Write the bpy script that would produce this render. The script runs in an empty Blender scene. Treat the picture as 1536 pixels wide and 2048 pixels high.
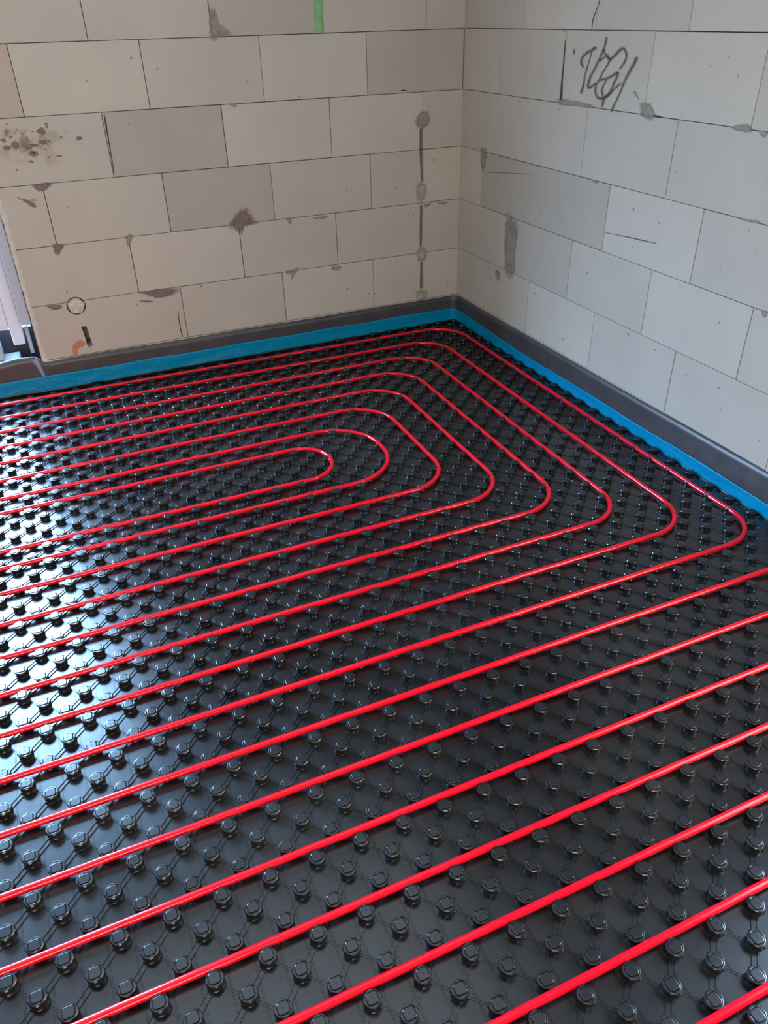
import bpy, bmesh, math, random
import numpy as np
from mathutils import Vector, Matrix, noise

random.seed(7)
scene = bpy.context.scene
COL = scene.collection

# ------------------------------------------------------------------ camera
# room frame: back wall is y = 0, right wall is x = 0, screed under the mat is z = 0
FL = 0.1512                      # height of the edge strip's top above the mat
CAM = np.array([-2.0511199565, -3.7020993508, 1.3228308817 + FL])
YAW, PITCH, ROLL = 0.402750785, 0.5821428452, -0.0246275005
FPX = 1519.5255
cy_, sy_ = math.cos(YAW), math.sin(YAW)
cp_, sp_ = math.cos(PITCH), math.sin(PITCH)
FWD = np.array([sy_*cp_, cy_*cp_, -sp_])
_r = np.array([cy_, -sy_, 0.0]); _u = np.cross(_r, FWD)
cr_, sr_ = math.cos(ROLL), math.sin(ROLL)
RIGHT = cr_*_r + sr_*_u
UP = -sr_*_r + cr_*_u
cam_data = bpy.data.cameras.new('camera')
cam = bpy.data.objects.new('camera', cam_data)
COL.objects.link(cam)
cam_data.sensor_fit = 'HORIZONTAL'
cam_data.sensor_width = 36.0
cam_data.lens = 36.0*FPX/1536.0
cam_data.clip_start = 0.02
cam.matrix_world = Matrix(((RIGHT[0], UP[0], -FWD[0], CAM[0]),
                           (RIGHT[1], UP[1], -FWD[1], CAM[1]),
                           (RIGHT[2], UP[2], -FWD[2], CAM[2]),
                           (0, 0, 0, 1)))
scene.camera = cam

# ------------------------------------------------------------------ light and exposure
scene.view_settings.view_transform = 'Standard'
scene.view_settings.look = 'None'
scene.view_settings.gamma = 1.0
scene.view_settings.use_curve_mapping = False
scene.view_settings.exposure = 0.0

world = bpy.data.worlds.new('overcast_sky')
scene.world = world
world.use_nodes = True
wn = world.node_tree
# dull ground below the horizon, horizon band darkened to dim light on the upper walls, blue sky higher up
_tc = wn.nodes.new('ShaderNodeTexCoord'); _sx = wn.nodes.new('ShaderNodeSeparateXYZ')
_rp = wn.nodes.new('ShaderNodeValToRGB'); _mr = wn.nodes.new('ShaderNodeMapRange')
_mr.inputs['From Min'].default_value = -0.5; _mr.inputs['From Max'].default_value = 0.5
wn.links.new(_tc.outputs['Generated'], _sx.inputs[0]); wn.links.new(_sx.outputs['Z'], _mr.inputs['Value'])
wn.links.new(_mr.outputs[0], _rp.inputs[0]); wn.links.new(_rp.outputs[0], wn.nodes['Background'].inputs['Color'])
_e = _rp.color_ramp.elements
for _p, _c in ((0.0, (0.03, 0.028, 0.022)), (0.47, (0.05, 0.05, 0.045)), (0.66, (0.07, 0.085, 0.10)), (0.80, (0.33, 0.57, 0.93)), (1.0, (0.34, 0.62, 1.0))):
    el = _e.new(_p) if _p not in (0.0, 1.0) else _e[0 if _p == 0 else -1]
    el.color = (*_c, 1)
# open sky on the terrace side (+y); other directions dimmed to keep sky light out of the added openings
_my = wn.nodes.new('ShaderNodeMapRange'); _my.inputs['From Min'].default_value = -0.05; _my.inputs['From Max'].default_value = 0.15
_my.inputs['To Min'].default_value = 0.3; _my.inputs['To Max'].default_value = 62.0
wn.links.new(_sx.outputs['Y'], _my.inputs['Value']); wn.links.new(_my.outputs[0], wn.nodes['Background'].inputs['Strength'])

def rect_light(name, loc, rot, sx, sz, power, color):
    d = bpy.data.lights.new(name, 'AREA'); d.shape = 'RECTANGLE'
    d.size = sx; d.size_y = sz; d.energy = power; d.color = color
    o = bpy.data.objects.new(name, d); COL.objects.link(o)
    o.location = loc; o.rotation_euler = rot
    return o
PI = math.pi
# daylight entering through the terrace door in the back wall (left, outside the frame)
rect_light('door_portal', (-3.24, 0.34, 1.42), (-PI/2, 0, 0), 1.6, 2.5, 1, (1, 1, 1)).data.cycles.is_portal = True
# added light at an unseen, assumed opening further along the right wall
rect_light('assumed_right_window_light', (0.45, -3.75, 1.25), (0, PI/2, 0), 2.1, 1.6, 100, (1.0, 0.93, 0.84))
# added light panel under the closed ceiling opening, reflected in the mat
rect_light('added_ceiling_light', (-2.0, -1.8, 3.04), (0, 0, 0), 2.6, 1.7, 23, (0.78, 0.90, 1.0))
# added warm fill light at an unseen, assumed opening behind the viewer
rect_light('added_rear_fill', (-3.2, -6.45, 1.5), (PI/2, 0, 0), 2.2, 1.6, 120, (1.0, 0.90, 0.77))

# ------------------------------------------------------------------ helpers
def ray(px, py):
    a = (px-768.0)/FPX; b = -(py-1024.0)/FPX
    return FWD + a*RIGHT + b*UP
def on_back(px, py, y=0.0):
    d = ray(px, py); t = (y-CAM[1])/d[1]; p = CAM+t*d; return float(p[0]), float(p[2])
def on_right(px, py, x=0.0):
    d = ray(px, py); t = (x-CAM[0])/d[0]; p = CAM+t*d; return float(p[1]), float(p[2])

def tag(o, label=None, cat=None, group=None, kind=None):
    if label: o['label'] = label
    if cat: o['category'] = cat
    if group: o['group'] = group
    if kind: o['kind'] = kind
    return o
def link(name, me, mats=None, parent=None):
    o = bpy.data.objects.new(name, me); COL.objects.link(o)
    if mats is not None:
        for m in (mats if isinstance(mats, (list, tuple)) else [mats]): me.materials.append(m)
    if parent is not None: o.parent = parent
    return o
def mesh(name, v, f, smooth=False):
    me = bpy.data.meshes.new(name)
    me.from_pydata([tuple(map(float, p)) for p in v], [], [tuple(map(int, q)) for q in f])
    me.update()
    if smooth: me.polygons.foreach_set('use_smooth', [True]*len(me.polygons))
    return me
def empty(name, loc=(0, 0, 0)):
    o = bpy.data.objects.new(name, None); COL.objects.link(o); o.location = loc
    o.empty_display_size = 0.1
    return o

class MB:
    def __init__(s): s.v = []; s.f = []; s.m = []
    def add(s, v, f, m=0):
        n = len(s.v); s.v += list(v); s.f += [tuple(i+n for i in q) for q in f]; s.m += [m]*len(f)
    def box(s, a, b, m=0):
        (x0, y0, z0), (x1, y1, z1) = a, b
        s.add([(x0,y0,z0),(x1,y0,z0),(x1,y1,z0),(x0,y1,z0),(x0,y0,z1),(x1,y0,z1),(x1,y1,z1),(x0,y1,z1)],
              [(0,3,2,1),(4,5,6,7),(0,1,5,4),(1,2,6,5),(2,3,7,6),(3,0,4,7)], m)
    def build(s, name, mats, parent=None, smooth=False):
        me = mesh(name, s.v, s.f, smooth)
        o = link(name, me, mats, parent)
        me.polygons.foreach_set('material_index', s.m)
        return o

def bevel(o, w, seg=2):
    md = o.modifiers.new('bevel', 'BEVEL'); md.width = w; md.segments = seg; md.limit_method = 'ANGLE'
    return o

def sweep(name, pts, rad, mat, parent=None, seg=14, caps=True):
    P = [Vector(p) for p in pts]; v = []; f = []
    n = len(P)
    up = Vector((0, 0, 1))
    for i, p in enumerate(P):
        t = (P[min(i+1, n-1)]-P[max(i-1, 0)]).normalized()
        s = t.cross(up)
        if s.length < 1e-4: s = t.cross(Vector((0, 1, 0)))
        s.normalize(); w = s.cross(t).normalized()
        r = rad(i) if callable(rad) else rad
        for k in range(seg):
            a = 2*PI*k/seg
            v.append(p + s*(math.cos(a)*r) + w*(math.sin(a)*r))
    for i in range(n-1):
        for k in range(seg):
            a = i*seg+k; b = i*seg+(k+1) % seg
            f.append((a, b, b+seg, a+seg))
    if caps:
        f.append(tuple(range(seg-1, -1, -1))); f.append(tuple((n-1)*seg+k for k in range(seg)))
    return link(name, mesh(name, v, f, True), mat, parent)

# ------------------------------------------------------------------ materials
def newmat(name):
    m = bpy.data.materials.new(name); m.use_nodes = True
    return m, m.node_tree, m.node_tree.nodes['Principled BSDF']
def N(nt, t, **kw):
    n = nt.nodes.new(t)
    for k, v in kw.items(): setattr(n, k, v)
    return n
def noise_node(nt, scale, detail=4, rough=0.6, vec=None):
    n = N(nt, 'ShaderNodeTexNoise'); n.inputs['Scale'].default_value = scale
    n.inputs['Detail'].default_value = detail; n.inputs['Roughness'].default_value = rough
    if vec is not None: nt.links.new(vec, n.inputs['Vector'])
    return n
def ramp(nt, fac, stops):
    r = N(nt, 'ShaderNodeValToRGB'); e = r.color_ramp.elements
    while len(e) < len(stops): e.new(0.5)
    for el, (p, c) in zip(e, stops): el.position = p; el.color = (*c, 1)
    nt.links.new(fac, r.inputs[0]); return r
def simple(name, col, rough=0.5, spec=0.5, metal=0.0, bump=None, var=None, coat=0.0):
    m, nt, b = newmat(name)
    b.inputs['Base Color'].default_value = (*col, 1)
    b.inputs['Roughness'].default_value = rough
    b.inputs['Specular IOR Level'].default_value = spec
    b.inputs['Metallic'].default_value = metal
    b.inputs['Coat Weight'].default_value = coat
    tc = N(nt, 'ShaderNodeTexCoord')
    if var:
        n = noise_node(nt, var[0], 5, 0.65, tc.outputs['Object'])
        r = ramp(nt, n.outputs['Fac'], [(0.3, [c*(1-var[1]) for c in col]), (0.7, [min(1, c*(1+var[1])) for c in col])])
        nt.links.new(r.outputs[0], b.inputs['Base Color'])
    if bump:
        n = noise_node(nt, bump[0], 6, 0.6, tc.outputs['Object'])
        bp = N(nt, 'ShaderNodeBump'); bp.inputs['Strength'].default_value = bump[1]; bp.inputs['Distance'].default_value = 0.002
        nt.links.new(n.outputs['Fac'], bp.inputs['Height']); nt.links.new(bp.outputs[0], b.inputs['Normal'])
    return m

def block_mat(name, col, stains=()):
    """aerated concrete: fine pores, faint clouds; stains are brown mortar dirt with a shape of its own"""
    m, nt, b = newmat(name)
    b.inputs['Roughness'].default_value = 0.92
    b.inputs['Specular IOR Level'].default_value = 0.25
    tc = N(nt, 'ShaderNodeTexCoord'); ob = tc.outputs['Object']
    n1 = noise_node(nt, 3.0, 5, 0.6, ob)
    r1 = ramp(nt, n1.outputs['Fac'], [(0.3, [c*0.95 for c in col]), (0.7, [c*1.04 for c in col])])
    n2 = noise_node(nt, 170.0, 3, 0.7, ob)
    r2 = ramp(nt, n2.outputs['Fac'], [(0.28, (0.80, 0.80, 0.80)), (0.42, (1, 1, 1))])
    mul = N(nt, 'ShaderNodeMix', data_type='RGBA', blend_type='MULTIPLY'); mul.inputs[0].default_value = 0.6
    nt.links.new(r1.outputs[0], mul.inputs[6]); nt.links.new(r2.outputs[0], mul.inputs[7])
    out = mul.outputs[2]
    for (x, y, z, sx, sy, sz, sc, colr, amt) in stains:
        mp = N(nt, 'ShaderNodeMapping', vector_type='POINT')
        sub = N(nt, 'ShaderNodeVectorMath', operation='SUBTRACT'); sub.inputs[1].default_value = (x, y, z)
        nt.links.new(ob, sub.inputs[0])
        dv = N(nt, 'ShaderNodeVectorMath', operation='DIVIDE'); dv.inputs[1].default_value = (sx, sy, sz)
        nt.links.new(sub.outputs[0], dv.inputs[0])
        ln = N(nt, 'ShaderNodeVectorMath', operation='LENGTH'); nt.links.new(dv.outputs[0], ln.inputs[0])
        nn = noise_node(nt, sc, 6, 0.7, ob)
        # mask = clamp((noise*1.7 - dist) * gain)
        a = N(nt, 'ShaderNodeMath', operation='MULTIPLY_ADD'); a.inputs[1].default_value = 3.2; a.inputs[2].default_value = -1.25
        nt.links.new(nn.outputs['Fac'], a.inputs[0])
        s = N(nt, 'ShaderNodeMath', operation='SUBTRACT'); nt.links.new(a.outputs[0], s.inputs[0]); nt.links.new(ln.outputs['Value'], s.inputs[1])
        g = N(nt, 'ShaderNodeMath', operation='MULTIPLY', use_clamp=True); g.inputs[1].default_value = 2.5; nt.links.new(s.outputs[0], g.inputs[0])
        g2 = N(nt, 'ShaderNodeMath', operation='MULTIPLY'); g2.inputs[1].default_value = amt; nt.links.new(g.outputs[0], g2.inputs[0])
        mx = N(nt, 'ShaderNodeMix', data_type='RGBA'); nt.links.new(g2.outputs[0], mx.inputs[0])
        nt.links.new(out, mx.inputs[6]); mx.inputs[7].default_value = (*colr, 1)
        out = mx.outputs[2]
        nt.nodes.remove(mp)
    nt.links.new(out, b.inputs['Base Color'])
    bp = N(nt, 'ShaderNodeBump'); bp.inputs['Strength'].default_value = 0.25; bp.inputs['Distance'].default_value = 0.001
    nt.links.new(n2.outputs['Fac'], bp.inputs['Height']); nt.links.new(bp.outputs[0], b.inputs['Normal'])
    return m

def cover_mat(name, col, rough=0.9, nscale=60, amt=1.0):
    """thin smear / paint: opacity from the mesh attribute 'cover', broken up by noise"""
    m, nt, b = newmat(name)
    b.inputs['Roughness'].default_value = rough
    b.inputs['Specular IOR Level'].default_value = 0.2
    tc = N(nt, 'ShaderNodeTexCoord')
    n = noise_node(nt, nscale, 5, 0.65, tc.outputs['Object'])
    r = ramp(nt, n.outputs['Fac'], [(0.3, [c*0.82 for c in col]), (0.7, [min(1, c*1.12) for c in col])])
    nt.links.new(r.outputs[0], b.inputs['Base Color'])
    at = N(nt, 'ShaderNodeAttribute', attribute_name='cover')
    a = N(nt, 'ShaderNodeMath', operation='MULTIPLY_ADD'); a.inputs[1].default_value = 2.2; a.inputs[2].default_value = -1.15
    nt.links.new(n.outputs['Fac'], a.inputs[0])
    s = N(nt, 'ShaderNodeMath', operation='MULTIPLY_ADD'); s.inputs[1].default_value = 1.6
    nt.links.new(at.outputs['Fac'], s.inputs[0]); nt.links.new(a.outputs[0], s.inputs[2])
    c = N(nt, 'ShaderNodeMath', operation='MULTIPLY', use_clamp=True); c.inputs[1].default_value = amt
    nt.links.new(s.outputs[0], c.inputs[0])
    tr = N(nt, 'ShaderNodeBsdfTransparent'); mx = N(nt, 'ShaderNodeMixShader')
    nt.links.new(c.outputs[0], mx.inputs[0]); nt.links.new(tr.outputs[0], mx.inputs[1]); nt.links.new(b.outputs[0], mx.inputs[2])
    nt.links.new(mx.outputs[0], nt.nodes['Material Output'].inputs['Surface'])
    return m

BROWN = (0.14, 0.092, 0.078)
def bst(px, py, wx, wz, sc, col, amt):   # stain on the back wall, centred at a spot of the wall
    x, z = on_back(px, py); return (x, 0.0, z, wx, 0.2, wz, sc, col, amt)
stains_back = [bst(45, 300, 0.30, 0.15, 9, (0.30, 0.215, 0.175), 0.5), bst(60, 285, 0.17, 0.09, 22, BROWN, 0.75), bst(20, 262, 0.07, 0.05, 30, BROWN, 0.8),
               bst(85, 118, 0.12, 0.06, 26, (0.25, 0.22, 0.19), 0.45), bst(62, 402, 0.08, 0.03, 30, BROWN, 0.6),
               bst(105, 275, 0.16, 0.08, 18, (0.27, 0.24, 0.2), 0.4)]
AAC = (0.455, 0.424, 0.372)
M_block = block_mat('aerated_concrete', AAC, stains_back)
M_block2 = block_mat('aerated_concrete_light', (0.485, 0.452, 0.398), stains_back[:1])
M_block3 = block_mat('aerated_concrete_damp', (0.395, 0.367, 0.32))
M_block4 = block_mat('aerated_concrete_rosy', (0.44, 0.37, 0.32))
M_block5 = block_mat('aerated_concrete_grey', (0.415, 0.386, 0.340))
M_core = simple('core_darkened_as_shade', (0.05, 0.045, 0.04), 0.95, 0.1)  # core coloured dark so the open joint looks deep in shade
BL = [M_block, M_block2, M_block3, M_block4, M_block5, M_core]
M_smear = cover_mat('mortar_smear', (0.27, 0.245, 0.21), 0.95, 45, 0.9)
M_smear_pale = cover_mat('mortar_smear_pale', (0.37, 0.34, 0.295), 0.95, 45, 0.8)
M_smear_brown = cover_mat('mortar_smear_brown', (0.20, 0.145, 0.125), 0.95, 55, 0.85)
M_paint = cover_mat('dark_spray_paint', (0.05, 0.05, 0.05), 0.7, 120, 0.85)
M_spray = cover_mat('thin_grey_spray_paint', (0.075, 0.072, 0.07), 0.7, 90, 0.5)
M_orange = cover_mat('orange_spray_paint', (0.58, 0.19, 0.09), 0.7, 120, 0.72)
M_plaster = simple('chipped_plaster', (0.56, 0.535, 0.48), 0.9, 0.2, bump=(60, 0.8), var=(30, 0.15))
M_green = simple('green_foam', (0.20, 0.42, 0.19), 0.8, 0.3, bump=(60, 0.6), var=(25, 0.25))
M_strip = simple('grey_foam_strip', (0.058, 0.055, 0.060), 0.36, 0.5, bump=(35, 0.25), var=(12, 0.2))
M_pvc = simple('white_pvc', (0.66, 0.70, 0.78), 0.35, 0.5)
M_pvc2 = simple('grey_pvc', (0.42, 0.45, 0.50), 0.4, 0.5)
M_dark = simple('dark_membrane', (0.035, 0.032, 0.040), 0.6, 0.4, var=(10, 0.3))
M_sill = simple('pale_sill', (0.36, 0.39, 0.40), 0.6, 0.4)
M_ceil = simple('raw_ceiling', (0.40, 0.385, 0.36), 0.9, 0.2, var=(2, 0.08))
M_screed = simple('raw_screed', (0.30, 0.29, 0.27), 0.9, 0.2, var=(3, 0.15))
M_crumb = simple('white_crumb', (0.75, 0.74, 0.70), 0.9, 0.2)

# glossy black mat with faint dust
M_mat, nt, b = newmat('black_polystyrene')
b.inputs['Specular IOR Level'].default_value = 0.6
tc = N(nt, 'ShaderNodeTexCoord')
n = noise_node(nt, 2.5, 6, 0.6, tc.outputs['Object'])
r = ramp(nt, n.outputs['Fac'], [(0.35, (0.006, 0.007, 0.009)), (0.75, (0.016, 0.017, 0.018))])
nt.links.new(r.outputs[0], b.inputs['Base Color'])
rr = ramp(nt, n.outputs['Fac'], [(0.3, (0.20,)*3), (0.7, (0.29,)*3)])
nt.links.new(rr.outputs[0], b.inputs['Roughness'])
n = noise_node(nt, 9.0, 3, 0.5, tc.outputs['Object'])
bp = N(nt, 'ShaderNodeBump'); bp.inputs['Strength'].default_value = 0.15; bp.inputs['Distance'].default_value = 0.004
nt.links.new(n.outputs['Fac'], bp.inputs['Height']); nt.links.new(bp.outputs[0], b.inputs['Normal'])

M_pipe = simple('red_pex_pipe', (0.68, 0.002, 0.016), 0.17, 0.5, coat=0.0, bump=(300, 0.02))
# blue edge film
M_film, nt, b = newmat('blue_film')
b.inputs['Base Color'].default_value = (0.0, 0.215, 0.40, 1)
b.inputs['Roughness'].default_value = 0.30
b.inputs['Specular IOR Level'].default_value = 0.2
tc = N(nt, 'ShaderNodeTexCoord')
n = noise_node(nt, 45, 4, 0.6, tc.outputs['Object'])
bp = N(nt, 'ShaderNodeBump'); bp.inputs['Strength'].default_value = 0.8; bp.inputs['Distance'].default_value = 0.004
nt.links.new(n.outputs['Fac'], bp.inputs['Height']); nt.links.new(bp.outputs[0], b.inputs['Normal'])

# ------------------------------------------------------------------ block walls
GAP = 0.0013          # half joint width
DEPTH = 0.12
def zc(k): return FL + 0.25*k
def block(mb, axis, u0, u1, z0, z1, m, g0, g1, gz, off):
    """one aerated block with a chamfered face; u runs along the wall, the face looks into the room"""
    c = 0.0012
    a0, a1, b0, b1 = u0+g0, u1-g1, z0+gz, z1-gz
    def P(u, d, z): return (u, d, z) if axis == 'x' else (d, u, z)
    v = [P(a0+c, off, b0+c), P(a1-c, off, b0+c), P(a1-c, off, b1-c), P(a0+c, off, b1-c),
         P(a0, off+c, b0), P(a1, off+c, b0), P(a1, off+c, b1), P(a0, off+c, b1),
         P(a0, DEPTH, b0), P(a1, DEPTH, b0), P(a1, DEPTH, b1), P(a0, DEPTH, b1)]
    f = [(0,1,2,3), (0,4,5,1), (1,5,6,2), (2,6,7,3), (3,7,4,0), (4,8,9,5), (5,9,10,6), (6,10,11,7), (7,11,8,4), (11,10,9,8)]
    if axis != 'x': f = [tuple(reversed(q)) for q in f]
    mb.add(v, f, m)

def wall_rows(axis, rows, lo, hi, step_dir, tones, skip=None, faint=()):
    """rows: {course: [joint positions]}; continued with 0.5 m blocks to lo / hi"""
    mb = MB(); rnd = random.Random(3)
    for k in range(-1, 11):
        z0, z1 = zc(k), zc(k+1)
        if k == -1: z0 = 0.0
        js = sorted(rows.get(k, [-0.45 - (0.25 if k % 2 else 0.0)]))
        while js[0]-0.56 > lo and not (axis == 'x' and k == 0): js.insert(0, js[0]-0.499)
        while js[-1]+0.499 < hi: js.append(js[-1]+0.499)
        edges = [lo]+js+[hi]
        for i in range(len(edges)-1):
            u0, u1 = edges[i], edges[i+1]
            um = (u0+u1)/2
            if u1-u0 < 0.01: continue
            def seg(u0, u1):
                m = tones(k, (u0+u1)/2)
                if m is None: m = rnd.choice([0, 0, 0, 1, 1])
                off = rnd.uniform(0.0, 0.0008)
                g0 = 0 if abs(u0-lo) < 1e-6 else (0.0006 if (k, round(u0, 2)) in faint else GAP*rnd.uniform(.6, 1.3))
                g1 = 0 if abs(u1-hi) < 1e-6 else (0.0006 if (k, round(u1, 2)) in faint else GAP*rnd.uniform(.6, 1.3))
                block(mb, axis, u0, u1, z0, z1, m, g0, g1, GAP*rnd.uniform(.7, 1.1), off)
            holes = skip(z0, z1) if skip else []
            pieces = [(u0, u1)]
            for h0, h1 in holes:
                nxt = []
                for p0, p1 in pieces:
                    if h1 <= p0 or h0 >= p1: nxt.append((p0, p1)); continue
                    if h0 > p0+0.01: nxt.append((p0, h0))
                    if h1 < p1-0.01: nxt.append((h1, p1))
                pieces = nxt
            for p0, p1 in pieces: seg(p0, p1)
    return mb

def bx(px, py): return on_back(px, py)[0]
def ry(px, py): return on_right(px, py)[0]
XS = bx(843, 430)                       # the open vertical joint in the back wall
XE = -2.173                             # left end of the back wall (door reveal)
rows_back = {
    5: [bx(168, 40), bx(420, 36), bx(637, 20), bx(853, 20)],
    4: [bx(32, 165), bx(289, 150), bx(523, 135), bx(734, 125)],
    3: [bx(215, 290), bx(449, 270), bx(661, 255), XS+0.004],
    2: [bx(100, 434), bx(333, 406), bx(545, 384), bx(742, 370), XS-0.002],
    1: [bx(267, 528), bx(484, 505), bx(674, 480), XS],
    0: [bx(366, 610), bx(569, 596), bx(747, 560), XS]}
def tone_back(k, u):
    if k == 3 and bx(215, 290) < u < bx(449, 270): return 2
    if k == 2 and bx(333, 406) < u < bx(545, 384): return 2
    if k == 5 and bx(420, 36) < u < bx(637, 20): return 4
    if k == 4 and u < bx(32, 165): return 3
    if k == 4 and u > bx(734, 125): return 4
    return None
DOOR_TOP = 2.6
mb = wall_rows('x', rows_back, XE, 0.0, 1, tone_back)
wall_back = mb.build('wall_back', BL)
tag(wall_back, 'pale aerated concrete block wall at the back left of the corner', kind='structure')
# left stretch of the same wall beyond the door, the lintel and the solid core behind the block faces
mb = MB()
mb.box((XE, DEPTH, 0), (0.36, 0.36, 2.9), 1)
mb.box((-4.05, 0.0, DOOR_TOP), (XE, 0.36, 2.9), 0)
mb.box((-5.3, 0.0, 0), (-4.05, 0.36, 2.9), 0)
core = mb.build('wall_core', [M_block, M_core], wall_back)
core['label'] = 'solid body of the block wall and the lintel over the door'

rows_right = {
    5: [ry(1050, 30), ry(1191, 50), ry(1382, 30)],
    4: [ry(970, 110), ry(997, 120), ry(1127, 130), ry(1299, 145), ry(1520, 170)],
    3: [ry(1032, 256), ry(1168, 284), ry(1343, 318)],
    2: [ry(962, 358), ry(1212, 433), ry(1394, 491)],
    1: [ry(1138, 540), ry(1292, 605), ry(1489, 688)],
    0: [ry(1053, 615), ry(1182, 680), ry(1340, 760), ry(1531, 935)]}
def tone_right(k, u):
    if k == 2 and ry(1212, 433) < u < ry(962, 358): return 2
    if k == 1 and ry(1138, 540) < u < ry(985, 500): return 4
    return None
RW0, RW1, RWZ0, RWZ1 = -4.55, -2.95, 0.15, 2.3   # assumed window opening added in the right wall, beyond the frame
def hole_right(z0, z1):
    return [(RW0, RW1)] if (z0+z1)/2 > RWZ0 and (z0+z1)/2 < RWZ1 else []
mb = wall_rows('y', rows_right, -6.2, 0.0, 1, tone_right, hole_right)
wall_right = mb.build('wall_right', BL)
tag(wall_right, 'pale aerated concrete block wall on the right with a spray painted scribble', kind='structure')
mb = MB()
mb.box((DEPTH, -6.2, 0), (0.36, 0.0, RWZ0-0.01)); mb.box((DEPTH, -6.2, RWZ1+0.01), (0.36, 0.0, 2.9))
mb.box((DEPTH, RW1, RWZ0-0.01), (0.36, 0.0, RWZ1+0.01)); mb.box((0.0, 0.0, 0), (0.36, DEPTH, 2.9)); mb.box((DEPTH, -6.2, RWZ0-0.01), (0.36, RW0, RWZ1+0.01))
mb.build('wall_core', [M_block], wall_right)['label'] = 'solid body of the right hand block wall'
# the rest of the room
mb = MB(); mb.box((-5.5, -6.2, 0), (-5.3, 0.36, 2.9)); tag(mb.build('wall_left', [M_block]), 'block wall closing the room on the left', kind='structure')
mb = MB()
mb.box((-5.3, -6.4, 0), (-4.4, -6.2, 2.9)); mb.box((-2.0, -6.4, 0), (0.36, -6.2, 2.9))
mb.box((-4.4, -6.4, 0), (-2.0, -6.2, 0.7)); mb.box((-4.4, -6.4, 2.3), (-2.0, -6.2, 2.9))  # unseen opening added to admit the fill light
tag(mb.build('wall_front', [M_block]), 'block wall behind the viewer with an added window opening', kind='structure')
mb = MB(); mb.box((-5.5, -6.4, 2.9), (0.36, -2.65, 3.05)); mb.box((-5.5, -0.95, 2.9), (0.36, 0.36, 3.05))
mb.box((-5.5, -2.65, 2.9), (-3.3, -0.95, 3.05)); mb.box((-5.5, -6.4, 3.06), (0.36, 0.36, 3.2)); mb.box((-0.7, -2.65, 2.9), (0.36, -0.95, 3.05)); tag(mb.build('ceiling', [M_ceil]), 'raw concrete ceiling with an added, lidded opening', kind='structure')  # opening added for the light panel; lid above added to block the sky
mb = MB(); mb.box((-5.5, -6.4, -0.2), (0.36, 2.2, -0.002)); tag(mb.build('floor', [M_screed]), 'raw slab under the heating mat', kind='structure')

# --- round socket cut and the short slot below it, cut into the back wall
def cutter(v, f):
    me = mesh('cut', v, f); o = bpy.data.objects.new('cut', me); COL.objects.link(o); return o
def apply_bool(target, cuts):
    for c in cuts:
        md = target.modifiers.new('cut', 'BOOLEAN'); md.operation = 'DIFFERENCE'; md.object = c; md.solver = 'EXACT'
    bpy.context.view_layer.update()
    dg = bpy.context.evaluated_depsgraph_get()
    me = bpy.data.meshes.new_from_object(target.evaluated_get(dg))
    target.modifiers.clear(); old = target.data; target.data = me; me.name = target.name
    for c in cuts: bpy.data.objects.remove(c, do_unlink=True)
def ring_cut(cx, cz, r0, r1, d, seg=40):
    v = []; f = []
    for k in range(seg):
        a = 2*PI*k/seg; c, s = math.cos(a), math.sin(a)
        w0 = r0*(1+0.02*math.sin(3*a)) + 0.003*max(0, math.sin(5*a+1)); w1 = r1
        v += [(cx+c*w0, -0.02, cz+s*w0), (cx+c*w1, -0.02, cz+s*w1), (cx+c*w1, d, cz+s*w1), (cx+c*w0, d, cz+s*w0)]
    for k in range(seg):
        a = 4*k; b2 = 4*((k+1) % seg)
        for q in range(4):
            f.append((a+q, a+(q+1) % 4, b2+(q+1) % 4, b2+q))
    o = cutter(v, f)
    bm = bmesh.new(); bm.from_mesh(o.data); bmesh.ops.recalc_face_normals(bm, faces=bm.faces); bm.to_mesh(o.data); bm.free()
    return o
def prism_cut(poly, d):       # polygon on the back wall (x, z)
    n = len(poly)
    v = [(x, -0.02, z) for x, z in poly]+[(x, d, z) for x, z in poly]
    f = [tuple(range(n)), tuple(range(2*n-1, n-1, -1))]+[(i, i+n, (i+1) % n+n, (i+1) % n) for i in range(n)]
    o = cutter(v, f)
    bm = bmesh.new(); bm.from_mesh(o.data); bmesh.ops.recalc_face_normals(bm, faces=bm.faces); bm.to_mesh(o.data); bm.free()
    return o
hx, hz = on_back(152.5, 612)
cuts = [ring_cut(hx, hz, 0.0345, 0.041, 0.045),
        prism_cut([on_back(*p) for p in [(162, 653), (173, 652), (186, 692), (176, 695), (167, 665)]], 0.118)]
for pl in ([(839.5, 257), (845, 257), (846.5, 290), (847, 364), (842, 364), (839, 300)],
           [(840.5, 410), (846, 413), (845.5, 460), (844, 494), (839.5, 494), (839.5, 450)],
           [(841, 524), (846, 524), (847, 577), (839.5, 577)],
           [(799, 183), (806, 179.5), (817, 182)]):
    cuts.append(prism_cut([on_back(*p) for p in pl], 0.118))
apply_bool(wall_back, cuts)

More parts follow.
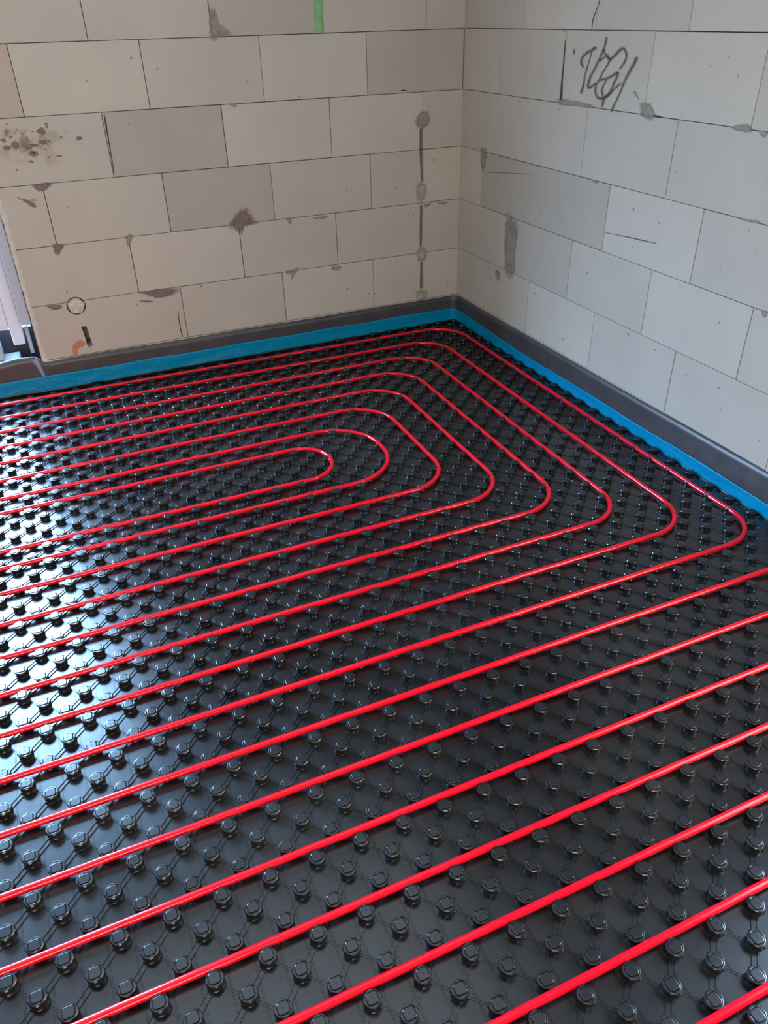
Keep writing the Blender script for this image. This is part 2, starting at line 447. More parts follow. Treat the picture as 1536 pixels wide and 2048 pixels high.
# ---- smears, dabs and marks lying on the wall faces (children of their wall)
def place(wall, px, py, off):
    if wall is wall_back:
        x, z = on_back(px, py); return (x, -off, z)
    y, z = on_right(px, py); return (-off, y, z)
def patch(wall, poly, mat, name='mortar_smear', thick=0.0012, label=None, jit=0.06):
    """irregular smear: outline in photo order on the wall, thinning to nothing at its rim"""
    rnd = random.Random(int(poly[0][0]*7+poly[0][1]))
    cx = sum(p[0] for p in poly)/len(poly); cy = sum(p[1] for p in poly)/len(poly)
    out = []
    n = len(poly)
    for i in range(n):
        a, b2 = poly[i], poly[(i+1) % n]
        p_, q_ = poly[i-1], poly[(i+2) % n]
        for s in range(4):
            t = s/4
            x, y = [0.5*(2*a[c]+(b2[c]-p_[c])*t+(2*p_[c]-5*a[c]+4*b2[c]-q_[c])*t*t+(3*a[c]-p_[c]-3*b2[c]+q_[c])*t**3) for c in (0, 1)]
            j = 1+rnd.uniform(-jit, jit)
            out.append((cx+(x-cx)*j, cy+(y-cy)*j))
    v = []; cov = []
    for sc, off, c in ((1.30, 0.0003, 0.0), (1.0, 0.0005, 0.32), (0.75, 0.0008, 0.62), (0.45, thick, 0.85)):
        for x, y in out:
            v.append(place(wall, cx+(x-cx)*sc, cy+(y-cy)*sc, off)); cov.append(c)
    v.append(place(wall, cx, cy, thick)); cov.append(1.0)
    m = len(out); f = []
    for r_ in range(3):
        for i in range(m):
            f.append((r_*m+i, r_*m+(i+1) % m, (r_+1)*m+(i+1) % m, (r_+1)*m+i))
    for i in range(m): f.append((3*m+i, 3*m+(i+1) % m, 4*m))
    me = mesh(name, v, f, True)
    at = me.attributes.new('cover', 'FLOAT', 'POINT'); at.data.foreach_set('value', cov)
    o = link(name, me, mat, wall)
    if label: o['label'] = label
    return o
def ribbons(wall, name, strokes, mat, label):
    """spray paint: each stroke is a soft-edged ribbon; [(px, py, half width px), ...]"""
    v = []; f = []; cov = []
    for si, st in enumerate(strokes):
        # smooth with Catmull-Rom
        pts = []
        for i in range(len(st)-1):
            p0, p1, p2, p3 = st[max(i-1, 0)], st[i], st[i+1], st[min(i+2, len(st)-1)]
            for s in range(6):
                t = s/6
                pts.append(tuple(0.5*((2*p1[k])+(-p0[k]+p2[k])*t+(2*p0[k]-5*p1[k]+4*p2[k]-p3[k])*t*t+(-p0[k]+3*p1[k]-3*p2[k]+p3[k])*t**3) for k in range(3)))
        pts.append(tuple(st[-1]))
        base = len(v)
        for i, (x, y, w) in enumerate(pts):
            a = pts[max(i-1, 0)]; b2 = pts[min(i+1, len(pts)-1)]
            dx, dy = b2[0]-a[0], b2[1]-a[1]; L = math.hypot(dx, dy) or 1
            nx, ny = -dy/L, dx/L
            e = 0.0 if i in (0, len(pts)-1) else 1.0
            for q, c in ((-1.25, 0), (-0.6, 0.5), (0, 1.0), (0.6, 0.5), (1.25, 0)):
                v.append(place(wall, x+nx*q*w, y+ny*q*w, 0.0004+0.00007*si)); cov.append(c*(0.45+0.55*e))
        for i in range(len(pts)-1):
            for q in range(4):
                a = base+i*5+q; f.append((a, a+1, a+6, a+5))
    me = mesh(name, v, f, True)
    at = me.attributes.new('cover', 'FLOAT', 'POINT'); at.data.foreach_set('value', cov)
    o = link(name, me, mat, wall); o['label'] = label
    return o

def gp(L): return [(1120+x/6.982, 60+y/6.982, w) for x, y, w in L]
ribbons(wall_right, 'graffiti_scribble', [
    gp([(498, 235, 5), (480, 262, 4.4), (390, 310, 3.4), (325, 370, 3.2), (298, 440, 3.2), (315, 500, 3), (345, 525, 2)]),
    gp([(440, 300, 1.6), (420, 400, 1.7), (375, 540, 1.8), (345, 660, 2.2), (330, 770, 3), (305, 840, 3.6), (295, 890, 3.2)]),
    gp([(655, 95, 3), (640, 180, 2.8), (612, 265, 2.8), (545, 420, 2.8), (480, 550, 3), (420, 670, 3), (395, 770, 3.2), (405, 805, 3.4), (450, 780, 3), (500, 740, 2.6)]),
    gp([(612, 265, 2.2), (630, 330, 2.6), (665, 360, 3.4), (700, 410, 3.8), (780, 340, 3.8), (870, 255, 4), (920, 300, 3.2), (930, 370, 3), (890, 470, 2.8), (830, 550, 2.4)]),
    gp([(550, 440, 2.2), (630, 375, 2.4), (690, 400, 2.8), (680, 460, 2.4), (610, 570, 2.2), (550, 690, 2.4), (500, 780, 2.8), (500, 880, 3), (540, 950, 3.4), (620, 940, 3.4), (690, 900, 3.2), (760, 820, 2.8), (860, 740, 2.6)]),
    gp([(545, 700, 2.8), (640, 680, 3), (730, 640, 3.4), (805, 595, 4), (800, 650, 3), (760, 730, 2.8), (700, 860, 2.6), (625, 950, 3.2), (600, 1010, 3.2), (590, 1075, 2.8)]),
    gp([(650, 700, 2.2), (600, 790, 2.4), (585, 860, 2.6), (610, 920, 2.6)]),
    gp([(1078, 370, 3), (1060, 420, 4.4), (1000, 530, 3.8), (940, 640, 3.4), (880, 770, 2.6), (830, 900, 2.4), (765, 1030, 2.4), (730, 1110, 2.8), (722, 1150, 2.4)]),
    gp([(205, 262, 1.5), (200, 295, 2.6), (194, 345, 1.6)]),
], M_spray, 'dark grey spray painted scribble on the upper blocks')
ribbons(wall_back, 'orange_mark', [[(169, 690, 4), (163, 687, 6.5), (155, 690, 7), (150.5, 697, 6.5), (151, 704, 6), (154, 709, 4)]],
        M_orange, 'orange spray painted letter C just above the floor strip')

S, SP, SB = M_smear, M_smear_pale, M_smear_brown
for poly, mt in [
    ([(466, 440), (478, 424), (492, 419), (500, 430), (508, 446), (490, 452), (484, 464), (474, 460), (460, 452)], SB),
    ([(106, 490), (122, 489), (126, 494), (118, 508), (110, 505)], SB),
    ([(96, 612), (122, 610), (120, 618), (106, 619)], SB),
    ([(286, 584), (352, 577), (340, 590), (318, 595), (298, 591)], SB),
    ([(282, 601), (304, 602), (300, 605), (285, 604)], SB),
    ([(66, 370), (98, 366), (96, 376), (78, 381)], SB),
    ([(36, 396), (60, 402), (72, 412), (66, 415), (50, 404)], SB),
    ([(836, 232), (850, 222), (858, 236), (852, 254), (838, 254), (832, 242)], S),
    ([(836, 370), (850, 368), (852, 385), (844, 400), (834, 392)], SP),
    ([(836, 500), (850, 498), (852, 512), (846, 521), (836, 518)], SP),
    ([(834, 584), (852, 582), (852, 596), (838, 601)], SP),
    ([(848, 410), (862, 406), (854, 414)], S), ([(876, 406), (894, 403), (888, 409)], S),
    ([(572, 545), (596, 536), (594, 543), (588, 550), (584, 560), (582, 549)], S),
    ([(664, 534), (680, 532), (678, 540), (668, 540)], S),
    ([(574, 440), (582, 439), (581, 449)], S), ([(626, 436), (652, 432), (648, 437), (632, 438)], S),
    ([(420, 28), (432, 26), (440, 48), (462, 66), (446, 72), (424, 73)], S),
    ([(252, 473), (264, 471), (262, 484), (256, 490)], S),
    ([(458, 208), (472, 206), (470, 214)], S)]:
    patch(wall_back, poly, mt)
# random grime flecks left by splashed mortar, on the left blocks
rnd = random.Random(11)
for k in range(26):
    px = rnd.gauss(60, 38); py = 285+rnd.gauss(0, 28)
    if px < 0 or py > 345 or py < 242: continue
    w = rnd.uniform(2, 8); h = w*rnd.uniform(.3, .9)
    patch(wall_back, [(px-w, py), (px-w*.3, py-h), (px+w*.8, py-h*.6), (px+w, py+h*.4), (px, py+h)], SB, jit=.2)
for k in range(30):
    px = rnd.uniform(120, 900); py = rnd.uniform(20, 640)
    if on_back(px, py)[1] < FL+0.04: continue
    w = rnd.uniform(0.8, 2.2); h = w*rnd.uniform(.6, 1.4)
    patch(wall_back, [(px-w, py), (px, py-h), (px+w, py), (px, py+h)], S, jit=.2)
for poly, mt in [
    ([(1120, 198), (1152, 203), (1176, 208), (1186, 216), (1150, 212), (1124, 210)], S),
    ([(1282, 210), (1296, 207), (1306, 218), (1310, 232), (1298, 238), (1284, 230)], S),
    ([(1306, 230), (1322, 232), (1316, 236)], M_paint),
    ([(1014, 442), (1024, 438), (1034, 462), (1030, 500), (1028, 540), (1014, 542), (1010, 500)], S),
    ([(1464, 256), (1494, 248), (1502, 262), (1490, 264)], S), ([(1518, 262), (1534, 264), (1528, 274)], S),
    ([(1478, 436), (1518, 442), (1516, 447), (1492, 442)], S),
    ([(962, 300), (972, 303), (970, 330), (964, 338)], S),
    ([(992, 542), (1000, 546), (998, 560), (993, 556)], S),
    ([(1180, 358), (1196, 363), (1190, 366)], S),
    ([(1268, 186), (1272, 184), (1278, 200)], S),
    ([(1524, 624), (1535, 622), (1532, 634), (1526, 632)], S),
    ([(1253, 668), (1256, 666), (1258, 671)], S)]:
    patch(wall_right, poly, mt)
for k in range(46):
    px = rnd.uniform(960, 1530); py = rnd.uniform(80, 900)
    if on_right(px, py)[1] < FL+0.04: continue
    w = rnd.uniform(0.8, 2.0); h = w*rnd.uniform(.6, 1.4)
    patch(wall_right, [(px-w, py), (px, py-h), (px+w, py), (px, py+h)], S, jit=.2)
# hairline cracks
ribbons(wall_right, 'hairline_crack', [[(1210, 465, .7), (1245, 472, .8), (1282, 480, 1.1), (1314, 487, .6)],
    [(1128, 64, .8), (1133, 62, .6)], [(1131, 80, 1.2), (1127, 130, 1.6), (1124, 165, 2.2), (1122, 200, 3.4)],
    [(1184, 60, .8), (1186, 40, 1.2), (1196, 12, .8), (1200, 0, .6)], [(975, 345, .5), (1020, 346, .5), (1070, 349, .5)]],
    M_paint, 'dark hairline cracks in the blocks')
ribbons(wall_back, 'hairline_crack', [[(356, 622, .8), (358, 640, 1.0), (362, 662, 1.1), (366, 674, .6)],
    [(208, 228, 1.2), (212, 250, 2.0), (217, 280, 1.4), (224, 320, 1.0), (228, 345, 1.2)]],
    M_paint, 'dark hairline cracks beside the block joints')
# green foam strip in the top joint
mb = MB()
gx0, gx1 = bx(626.5, 30), bx(648, 30)
zt_, zb_ = 1.86, on_back(637, 66)[1]
v = []; f = []
nn = 14
for i in range(nn+1):
    z = zb_+(zt_-zb_)*i/nn
    j0, j1 = rnd.uniform(-.0035, .0035), rnd.uniform(-.0035, .0035)
    xs = [gx0+j0, gx0+.006, (gx0+gx1)/2, gx1-.006, gx1+j1]
    for x, d in zip(xs, (0.004, -0.003, -0.005, -0.003, 0.004)): v.append((x, d, z))
for i in range(nn):
    for q in range(4):
        a = i*5+q; f.append((a, a+1, a+6, a+5))
link('green_foam_filler', mesh('green_foam_filler', v, f, True), M_green, wall_back)['label'] = 'green foam filling the vertical joint at the top edge'
# broken plug inside the round socket cut
v = [(hx, -0.002, hz)]; f = []
for ring, rr_ in enumerate((0.012, 0.022, 0.0335)):
    for k in range(24):
        a = 2*PI*k/24
        q = rr_*(1+rnd.uniform(-.04, .04)*(ring+1)/2)
        v.append((hx+q*math.cos(a), -0.0015+rnd.uniform(-.003, .003)+(0.004 if ring == 2 else 0), hz+q*math.sin(a)))
for k in range(24):
    f.append((0, 1+k, 1+(k+1) % 24))
    for r_ in range(2): f.append((1+r_*24+k, 1+(r_+1)*24+k, 1+(r_+1)*24+(k+1) % 24, 1+r_*24+(k+1) % 24))
link('socket_plug', mesh('socket_plug', v, f), M_plaster, wall_back)['label'] = 'round crumbly core left inside the socket cut'
# chipped plaster bead along the door reveal
v = []; f = []
nn = 90
for i in range(nn+1):
    z = 0.135+(2.3-0.135)*i/nn
    a, b2, c = [rnd.uniform(-1, 1) for _ in range(3)]
    v += [(XE-0.006+.001*a, 0.03, z), (XE-0.007+.002*b2, -0.003+.001*c, z), (XE+0.006+.003*a, -0.0035, z), (XE+0.013+.004*c, 0.001, z)]
for i in range(nn):
    for q in range(3): f.append((4*i+q, 4*i+q+1, 4*i+q+5, 4*i+q+4))
link('plaster_edge', mesh('plaster_edge', v, f), M_plaster, wall_back)['label'] = 'rough white plaster edge along the door reveal'

# ------------------------------------------------------------------ terrace door at the far left
door = empty('door_1', (-2.3, 0.1, 0)); tag(door, 'white framed terrace door at the far left of the back wall', kind='structure')
def dbox(name, a, b2, mat, bev=0.003):
    m_ = MB(); m_.box([a[0]+2.3, a[1]-0.1, a[2]], [b2[0]+2.3, b2[1]-0.1, b2[2]])
    o = m_.build(name, [mat], door); bevel(o, bev); return o
dbox('door_frame', (-2.281, 0.065, 0.220), (-2.230, 0.14, 2.59), M_pvc, 0.006)
dbox('door_sash', (-2.36, 0.072, 0.296), (-2.2815, 0.15, 2.57), M_pvc, 0.006)
dbox('guide_rail', (-2.2285, 0.035, 0.316), (-2.183, 0.085, 2.59), M_pvc2, 0.004)
dbox('rail_lip', (-2.216, 0.029, 0.345), (-2.212, 0.036, 2.59), M_pvc2, 0.001)
dbox('rail_foot', (-2.219, 0.06, 0.175), (-2.203, 0.08, 0.305), M_pvc2, 0.003)
dbox('dark_backing', (-2.395, 0.16, 0.0), (-2.176, 0.19, 0.27), M_dark)
dbox('reveal_filler', (-2.190, 0.088, 0.02), (-2.1735, 0.16, 2.59), M_dark, 0.002)  # dark filler added to keep sky out of the gap by the rail
dbox('sill', (-2.385, 0.03, 0.10), (-2.268, 0.15, 0.164), M_sill, 0.006)
dbox('sill_block', (-2.385, 0.05, 0.164), (-2.338, 0.15, 0.235), M_sill, 0.006)

# ------------------------------------------------------------------ edge strip and blue film
def corner_path(d, r, y_end=-6.15, x_end=-4.0, n=8, bulge=None):
    """path following the back wall and then the right wall at distance d, rounded by r"""
    pts = []
    x = x_end
    while x < -d-r-0.02:
        pts.append((x, -d)); x += 0.03
    for i in range(n+1):
        a = PI/2*i/n
        pts.append((-d-r+r*math.sin(a), -d-r+r*math.cos(a)))
    y = -d-r-0.03
    while y > y_end:
        pts.append((-d, y)); y -= 0.03
    return pts
def step(a, b2, x):
    t = min(1, max(0, (x-a)/(b2-a))); return t*t*(3-2*t)
def strip_top(x, y):
    """top edge height along the strip; it lifts where it crosses the door opening"""
    h = FL-0.004
    if y > -0.06: h += 0.033*(1-step(-2.215, -2.165, x)) - 0.012*(1-step(-2.40, -2.26, x))
    else: h += 0.008*step(-1.2, -2.2, y)
    return h+0.0012*math.sin(9*x+4*y)
def strip_push(x):    # the strip steps back into the reveal left of the wall's end
    return 0.010*(1-step(-2.30, -2.185, x))
def ribbon_wall(name, d0, d1, r, ztop, zbot, rows, mat, wav=0.0, parent=None, foot=0.0, seed=0):
    po = corner_path(d0, r); pi = corner_path(d1, max(r-(d1-d0), 0.004))
    v = []; f = []
    n = min(len(po), len(pi))
    # resample inner path to same count
    def samp(path, i):
        return path[min(i, len(path)-1)]
    cols = 0
    for i in range(n):
        a = samp(po, i)
        # inner point: offset along the inward normal
        p = samp(po, max(i-1, 0)); q = samp(po, min(i+1, n-1))
        tx, ty = q[0]-p[0], q[1]-p[1]; L = math.hypot(tx, ty); nx, ny = ty/L, -tx/L
        ps = strip_push(a[0]) if a[1] > -0.2 else 0
        zt2, zb2 = ztop(*a), zbot(*a)
        ring = []
        for s in range(rows+1):
            t = s/rows; z = zt2+(zb2-zt2)*t
            w = wav*noise.noise(Vector((a[0]*11+seed, a[1]*11, z*26)))+0.4*wav*noise.noise(Vector((a[0]*40+seed, a[1]*40, z*60)))
            o = (d1-d0)+w+foot*t*t*t-ps*0
            ring.append((a[0]+nx*o, a[1]+ny*o+ps, z))
        back = [(a[0], a[1]+ps, zb2), (a[0], a[1]+ps, zt2)]
        ring += back; cols = len(ring)
        v += ring
    for i in range(n-1):
        for s in range(cols):
            a = i*cols+s; b2 = i*cols+(s+1) % cols
            f.append((a, b2, b2+cols, a+cols))
    f.append(tuple(range(cols-1, -1, -1))); f.append(tuple((n-1)*cols+s for s in range(cols)))
    me = mesh(name, v, f, True)
    bm = bmesh.new(); bm.from_mesh(me); bmesh.ops.recalc_face_normals(bm, faces=bm.faces); bm.to_mesh(me); bm.free()
    return link(name, me, mat, parent)
strip = empty('edge_strip', (-1.0, -0.01, 0.0))
tag(strip, 'dark grey foam edge insulation strip running along the foot of both walls, with blue film', 'insulation strip')
so = ribbon_wall('foam_strip', 0.0015, 0.0095, 0.050, strip_top, lambda x, y: 0.0, 6, M_strip, 0.0016)
def film_top(x, y):
    h = FL-0.070 if y > -0.03 else FL-0.076-0.020*step(-0.1, -0.6, y)
    return h+0.002*math.sin(14*x+9*y)+0.0015*noise.noise(Vector((x*8, y*8, 0)))
fo = ribbon_wall('blue_film', 0.0130, 0.0160, 0.045, film_top, lambda x, y: 0.004, 9, M_film, 0.0030, foot=0.004, seed=5)
eo = ribbon_wall('dark_foot_band', 0.0215, 0.0225, 0.040, lambda x, y: (0.0165 if y > -0.05 else 0.0165-0.010*step(-0.05, -0.5, y))+0.0035*noise.noise(Vector((x*22, y*22, 0))), lambda x, y: 0.0005, 3, M_mat, 0.002, seed=9)  # black upright band added to cover the film's foot
eo['label'] = 'thin black upright band along the foot of the blue film'
# film fold at the wall's end, its pale highlight put into the colour
v = []; f = []
for i in range(13):
    t = i/12; z = strip_top(-2.2, 0)-0.001-(0.135)*t
    x = -2.215+0.03*t**.6; w = 0.010*(1-t)+0.003
    v += [(x-w, -0.0085, z), (x-w*.3, -0.0150-.003*math.sin(t*7), z), (x+w*.3, -0.0155, z), (x+w, -0.0105, z)]
for i in range(12):
    for q in range(3): f.append((4*i+q, 4*i+q+1, 4*i+q+5, 4*i+q+4))
M_fold = simple('fold_highlight_film', (0.20, 0.33, 0.44), 0.25, 0.7)
ff = link('film_fold', mesh('film_fold', v, f, True), M_fold)
ff['label'] = 'fold of film at the end of the wall, its pale highlight painted in'
# pale tube put in as the highlight on the strip's loose film edge
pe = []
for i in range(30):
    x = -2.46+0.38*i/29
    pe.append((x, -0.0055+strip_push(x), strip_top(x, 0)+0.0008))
fe = sweep('film_edge_highlight', pe, 0.0016, simple('film_highlight', (0.62, 0.68, 0.75), 0.25, 0.6), seg=8)
fe['label'] = 'pale line put in for the highlight on the film edge along the top of the strip'
for o in (so, fo, eo, ff, fe):
    o.parent = strip; o.matrix_parent_inverse = Matrix.Translation((1.0, 0.01, 0.0))

# ------------------------------------------------------------------ knobbed heating mat
LX, LY, SX, SY, TH = -1.93297, -2.79147, 0.0496194, 0.0493801, -0.0042586
cT, sT = math.cos(TH), math.sin(TH)
def lat(i, j):
    a, b2 = i*SX, j*SY
    return LX+cT*a-sT*b2, LY+sT*a+cT*b2
STUD_H = 0.0200
SEG = 24
def rsq(a, p=5.0):      # rounded square radius factor
    return 1.0/((abs(math.cos(a))**p+abs(math.sin(a))**p)**(1/p))
def stud_mesh():
    prof = [  # radius, z, shape: 0 round, 1 lobed cap, 2 rounded square
        (0.0168, 0.0004, 0), (0.0162, 0.0010, 0), (0.0156, 0.0022, 0), (0.0152, 0.0080, 0), (0.0153, 0.0130, 0),
        (0.0163, 0.0142, 1), (0.0172, 0.0152, 1), (0.0170, 0.0170, 1), (0.0157, 0.0188, 1), (0.0141, 0.0190, 1),
        (0.0122, 0.0187, 2), (0.0118, 0.0174, 2), (0.0113, 0.0174, 2), (0.0107, 0.0199, 2), (0.0102, 0.0202, 2), (0.0099, 0.0203, 2), (0.0090, 0.0203, 2), (0.0030, 0.0203, 0),
        (0.0014, 0.0203, 0), (0.0009, 0.0196, 0)]
    v = []; f = []
    for r_, z, sh in prof:
        for k in range(SEG):
            a = 2*PI*(k+.5)/SEG
            q = r_
            if sh == 1: q = r_*(1+0.035*math.cos(4*a)+0.03*math.cos(8*a))
            if sh == 2: q = r_*rsq(a)*0.97
            v.append((q*math.cos(a), q*math.sin(a), z*STUD_H/0.02))
    for i in range(len(prof)-1):
        for k in range(SEG):
            a = i*SEG+k; b2 = i*SEG+(k+1) % SEG
            f.append((a, b2, b2+SEG, a+SEG))
    f.append(tuple((len(prof)-1)*SEG+k for k in range(SEG)))
    return v, f
sv, sf = stud_mesh()
# little feet at the base on one diagonal
for (ux, uy) in ((1, -1), (-1, 1), (1, 1), (-1, -1)):
    L = math.sqrt(2); ux /= L; uy /= L; px_, py_ = -uy, ux
    c0, c1, w, h = 0.0125, 0.0188, 0.0042, 0.0046
    base = len(sv)
    for (c, hh) in ((c0, 0.0), (c1, 0.0), (c1-.0015, h), (c0, h)):
        for s in (-1, 1): sv.append((ux*c+px_*w*s, uy*c+py_*w*s, hh))
    sf += [tuple(base+q for q in t) for t in ((2, 3, 5, 4), (4, 5, 7, 6), (0, 2, 4, 6), (1, 7, 5, 3))]
stud_me = mesh('stud', sv, sf, True)
bm = bmesh.new(); bm.from_mesh(stud_me)
bmesh.ops.recalc_face_normals(bm, faces=bm.faces)
for e in bm.edges:
    if len(e.link_faces) == 2 and e.calc_face_angle(0) > math.radians(24): e.smooth = False
bm.to_mesh(stud_me); bm.free()
stud_me.materials.append(M_mat)

mat_root = empty('heating_mat', (-1.5, -1.5, 0.0))
tag(mat_root, 'glossy black knobbed underfloor heating mat covering the whole floor', 'floor mat')
OFF = Matrix.Translation((1.5, 1.5, 0.0))
I0, I1, J0, J1 = -26, 38, -28, 56
cells = [(i, j) for j in range(J0, J1+1) for i in range(I0, I1+1) if (i+j) % 2 == 0]
def wallroom(i, j):
    x, y = lat(i, j); return x < -0.031 and y < -0.031
cells = [c for c in cells if wallroom(*c)]
# sheet with its ridges
mb = MB()
def quad_strip(a, b2, w, h, bevel_w=0.0006):
    ax, ay = a; bx_, by_ = b2
    dx, dy = bx_-ax, by_-ay; L = math.hypot(dx, dy); nx, ny = -dy/L*w, dx/L*w
    k = (w-bevel_w)/w
    z0 = 0.0002
    v = [(ax-nx, ay-ny, z0), (ax-nx*k, ay-ny*k, h), (ax+nx*k, ay+ny*k, h), (ax+nx, ay+ny, z0),
         (bx_-nx, by_-ny, z0), (bx_-nx*k, by_-ny*k, h), (bx_+nx*k, by_+ny*k, h), (bx_+nx, by_+ny, z0)]
    mb.add(v, [(0, 1, 5, 4), (1, 2, 6, 5), (2, 3, 7, 6)])
for (i, j) in cells:
    a = lat(i, j)
    x, y = a
    near = (x-CAM[0])**2+(y-CAM[1])**2 < 3.0**2
    def between(q, t0, t1, side=0.0):
        L = math.hypot(q[0]-x, q[1]-y); nx, ny = -(q[1]-y)/L*side, (q[0]-x)/L*side
        return (x+(q[0]-x)*t0+nx, y+(q[1]-y)*t0+ny), (x+(q[0]-x)*t1+nx, y+(q[1]-y)*t1+ny)
    # broad strap on one diagonal, with two raised lips
    q = lat(i-1, j-1)
    quad_strip(*between(q, 0.24, 0.76), 0.0052, 0.0009)
    for s in (-0.0050, 0.0050): quad_strip(*between(q, 0.22, 0.78, s), 0.0011, 0.0028, 0.0005)
    # thin rib on the other diagonal
    q = lat(i+1, j-1)
    for s in (-0.0022, 0.0022): quad_strip(*between(q, 0.24, 0.76, s), 0.0006, 0.0011, 0.0003)
    # double hairline ribs running to the back wall, midway between the columns
    for s in (-0.0016, 0.0016):
        p = lat(i+0.5, j-0.5); q2 = lat(i+0.5, j+0.5)
        quad_strip((p[0]+s, p[1]), (q2[0]+s, q2[1]), 0.0005, 0.0009, 0.0003)
        p = lat(i-0.5, j-0.5); q2 = lat(i-0.5, j+0.5)
        quad_strip((p[0]+s, p[1]), (q2[0]+s, q2[1]), 0.0005, 0.0009, 0.0003)
mb.add([(-5.3, -6.19, 0.0003), (-0.011, -6.19, 0.0003), (-0.011, -0.011, 0.0003), (-5.3, -0.011, 0.0003),
        (-5.3, -6.19, -0.0015), (-0.011, -6.19, -0.0015), (-0.011, -0.011, -0.0015), (-5.3, -0.011, -0.0015)],
       [(0, 1, 2, 3), (7, 6, 5, 4), (0, 4, 5, 1), (1, 5, 6, 2), (2, 6, 7, 3), (3, 7, 4, 0)])
sheet = mb.build('base_sheet', [M_mat]); sheet.parent = mat_root; sheet.matrix_parent_inverse = OFF
# studs: the hundred nearest ones in view as parts of their own, the rest in one mesh
def pix(x, y, z):
    v = np.array([x, y, z])-CAM; d = v@FWD
    return 768+FPX*(v@RIGHT)/d, 1024-FPX*(v@UP)/d, d
inview = []
for c in cells:
    x, y = lat(*c); u, w, d = pix(x, y, 0.015)
    if d > 0 and 8 < u < 1528 and 8 < w < 2040: inview.append((d, c))
inview.sort()
near_set = [c for d, c in inview[:100]]
for c in near_set:
    x, y = lat(*c)
    o = bpy.data.objects.new('stud', stud_me); COL.objects.link(o)
    o.parent = mat_root; o.matrix_parent_inverse = OFF
    o.location = (x, y, 0); o.rotation_euler = (0, 0, TH)
rest = [c for c in cells if c not in set(near_set)]
n0 = len(stud_me.vertices)
co = np.empty(n0*3); stud_me.vertices.foreach_get('co', co); co = co.reshape(-1, 3)
R2 = np.array([[cT, -sT, 0], [sT, cT, 0], [0, 0, 1]]); co = co@R2.T
loops = np.empty(len(stud_me.loops), dtype=np.int64); stud_me.loops.foreach_get('vertex_index', loops)
lt = np.empty(len(stud_me.polygons), dtype=np.int64); stud_me.polygons.foreach_get('loop_total', lt)
ls = np.empty(len(stud_me.polygons), dtype=np.int64); stud_me.polygons.foreach_get('loop_start', ls)
M_ = len(rest)
pos = np.array([[*lat(*c), 0.0] for c in rest])
V = (co[None, :, :]+pos[:, None, :]).reshape(-1, 3)
Lp = (loops[None, :]+(np.arange(M_)*n0)[:, None]).ravel()
S_ = (ls[None, :]+(np.arange(M_)*len(loops))[:, None]).ravel()
big = bpy.data.meshes.new('studs')
big.vertices.add(len(V)); big.vertices.foreach_set('co', V.ravel())
big.loops.add(len(Lp)); big.loops.foreach_set('vertex_index', Lp.astype(np.int32))
big.polygons.add(len(S_)); big.polygons.foreach_set('loop_start', S_.astype(np.int32))
big.update(calc_edges=True); big.validate()
big.polygons.foreach_set('use_smooth', [True]*len(big.polygons))
es = np.zeros(len(stud_me.edges), dtype=bool)
try: big.set_sharp_from_angle(angle=math.radians(24))
except Exception: pass
big.materials.append(M_mat)
so2 = bpy.data.objects.new('studs', big); COL.objects.link(so2)
so2.parent = mat_root; so2.matrix_parent_inverse = OFF
so2['kind'] = 'stuff'; so2['label'] = 'the many further black studs of the mat'

# ------------------------------------------------------------------ red heating pipes
PR = 0.0079; PZ = STUD_H-0.0055
def path_round(corners, radii, stepl=0.6):
    """corners in lattice units, rounded with given radii; returns dense points"""
    pts = [corners[0]]
    for k in range(1, len(corners)-1):
        p, c, q = (Vector(corners[k-1]), Vector(corners[k]), Vector(corners[k+1]))
        a = (p-c).normalized(); b2 = (q-c).normalized(); ang = a.angle(b2)
        r_ = radii[k-1]; t = r_/math.tan(ang/2)
        s = c+a*t; e = c+b2*t; cen = c+(a+b2).normalized()*(r_/math.sin(ang/2))
        va, vb = s-cen, e-cen
        tot = va.angle(vb); sgn = 1 if (va.x*vb.y-va.y*vb.x) > 0 else -1
        for i in range(13):
            th = sgn*tot*i/12
            pts.append((cen.x+va.x*math.cos(th)-va.y*math.sin(th), cen.y+va.x*math.sin(th)+va.y*math.cos(th)))
    pts.append(corners[-1])
    out = []
    for a, b2 in zip(pts[:-1], pts[1:]):
        L = math.hypot(b2[0]-a[0], b2[1]-a[1]); m = max(1, int(L/stepl))
        for i in range(m): out.append((a[0]+(b2[0]-a[0])*i/m, a[1]+(b2[1]-a[1])*i/m))
    out.append(pts[-1]); return out
XL = -45
GROUP = 'red heating pipes clipped between the studs'
def pipe(lp, label, seed):
    P3 = []
    for i, (a, b2) in enumerate(lp):
        x, y = lat(a, b2)
        w = 0.0007*noise.noise(Vector((a*0.35, b2*0.35, seed)))
        h = 0.0008*noise.noise(Vector((a*0.25, b2*0.25, seed+9)))
        P3.append((x+w, y+w, PZ+h))
    o = sweep('heating_pipe', P3, PR, M_pipe, seg=16)
    tag(o, label, 'pipe', GROUP); return o
loops_ = [(54.5, 36.9, 9.7, 3.4, 3.0), (51.5, 33.6, 12.6, 3.4, 3.2), (48.5, 30.4, 15.5, 3.4, 3.2), (45.5, 27.4, 18.5, 3.5, 3.4),
          (42.5, 24.5, 21.5, 3.6, 3.5), (39.5, 21.6, 24.6, 3.8, 3.6), (36.6, 18.75, 27.4, 4.3, 4.2)]
names = ['outermost red heating pipe loop, nearest to the blue edge film',
         'second red heating pipe loop in from the blue edge film',
         'third red heating pipe loop in from the blue edge film',
         'fourth red heating pipe loop in from the blue edge film, middle one of the nest',
         'fifth red heating pipe loop in, two bends outside the long oval one',
         'sixth red heating pipe loop in, wrapped next around the second smallest bend',
         'second smallest red heating pipe loop, closely enclosing the innermost bend']
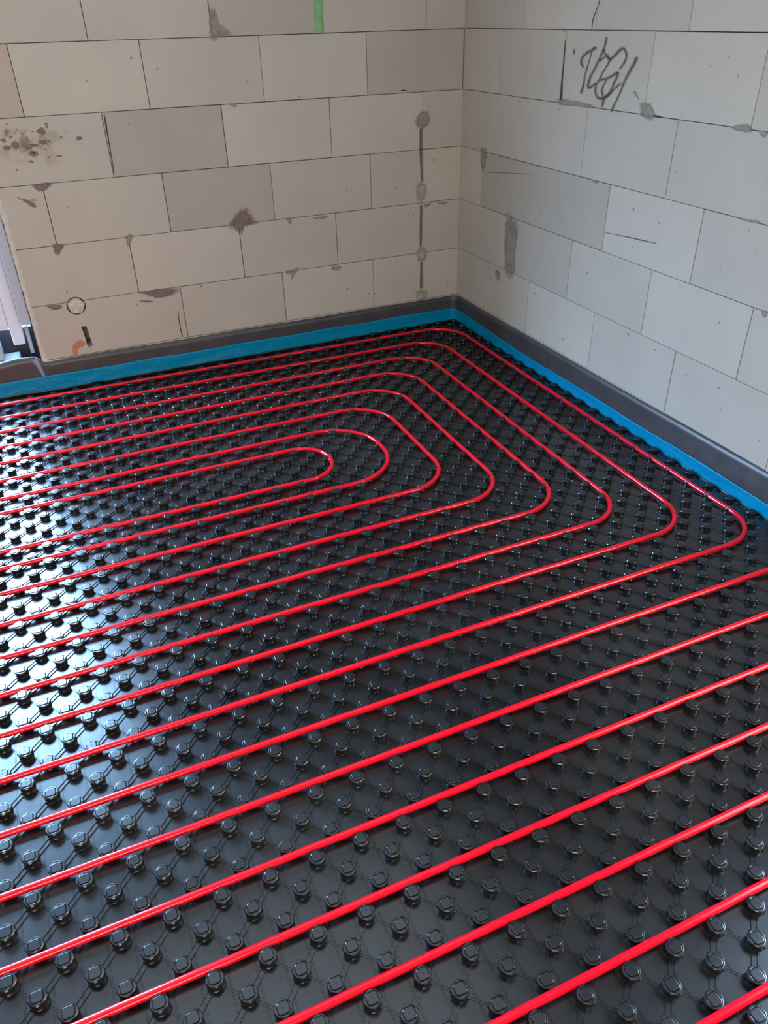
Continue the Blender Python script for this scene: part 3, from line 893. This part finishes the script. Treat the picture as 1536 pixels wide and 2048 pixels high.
for k, ((r0, c, r1, ra, rb), nm) in enumerate(zip(loops_, names)):
    lp = path_round([(XL, r0), (c, r0), (c, r1), (XL, r1)], [ra, rb])
    pipe(lp, nm, k*3.1)
lp = path_round([(XL, 34.5), (14.3, 34.5), (14.3, 29.4), (XL, 29.4)], [2.5, 2.5])
inner = pipe(lp, 'innermost and shortest red heating pipe bend at the centre of the nest', 41.0)
# small kink collar on the innermost bend
kx, ky = lat(14.2, 31.6)
kp = [(kx, ky+0.006, PZ), (kx+0.0006, ky, PZ), (kx, ky-0.006, PZ)]
ko = sweep('kink', kp, PR+0.0009, M_pipe, inner, seg=16); ko['label'] = 'small crease in the pipe bend'
runs = [('first straight red heating pipe in front of the nested loops', 6.65),
        ('second straight red heating pipe in front of the nested loops', 3.6),
        ('third straight red heating pipe counted from the nested loops toward the viewer', 0.5),
        ('fourth straight red heating pipe counted from the nested loops toward the viewer', -2.55),
        ('fifth straight red heating pipe counted from the nested loops toward the viewer', -5.5),
        ('sixth straight red heating pipe, second from the bottom right corner', -8.5),
        ('nearest red heating pipe, only its end crossing the bottom right corner', -11.45)]
for k, (nm, r0) in enumerate(runs):
    c = 36.5-3*k
    lp = path_round([(XL, r0), (c, r0), (c, -50+3*k)], [3.0])
    pipe(lp, nm, 60+k*2.3)

# ------------------------------------------------------------------ crumbs of block and dust on the mat
rnd = random.Random(5)
mb = MB()
def crumb(x, y, z, s):
    v = []
    for (a, b2, c) in ((1,0,0),(-1,0,0),(0,1,0),(0,-1,0),(0,0,1),(0,0,-.6)):
        v.append((x+a*s*rnd.uniform(.6, 1.3), y+b2*s*rnd.uniform(.6, 1.3), z+s*.6+c*s*rnd.uniform(.6, 1.1)))
    mb.add(v, [(0,2,4),(2,1,4),(1,3,4),(3,0,4),(2,0,5),(1,2,5),(3,1,5),(0,3,5)])
for k in range(900):
    x = rnd.uniform(-2.6, -0.3); y = rnd.uniform(-3.5, -0.5)
    dn = noise.noise(Vector((x*2.2, y*2.2, 3)))
    if rnd.random() > 0.18+0.5*max(0, dn)*(1 if y < -1.8 else .5): continue
    crumb(x, y, 0.0008, rnd.uniform(0.0003, 0.0010)*(1.6 if rnd.random() < .06 else 1))
o = mb.build('block_crumbs', [M_crumb])
tag(o, 'fine white crumbs of block dust scattered over the black mat', 'dust', kind='stuff')
def floor_pt(px, py, z):
    d = ray(px, py); t = (z-CAM[2])/d[2]; p = CAM+t*d; return float(p[0]), float(p[1])
x, y = floor_pt(1143, 962, 0.003)
mb = MB(); crumb(x, y, 0.0004, 0.0042)
tag(mb.build('block_chip', [M_crumb]), 'small white chip lying on the black mat near the right hand bends', 'chip')
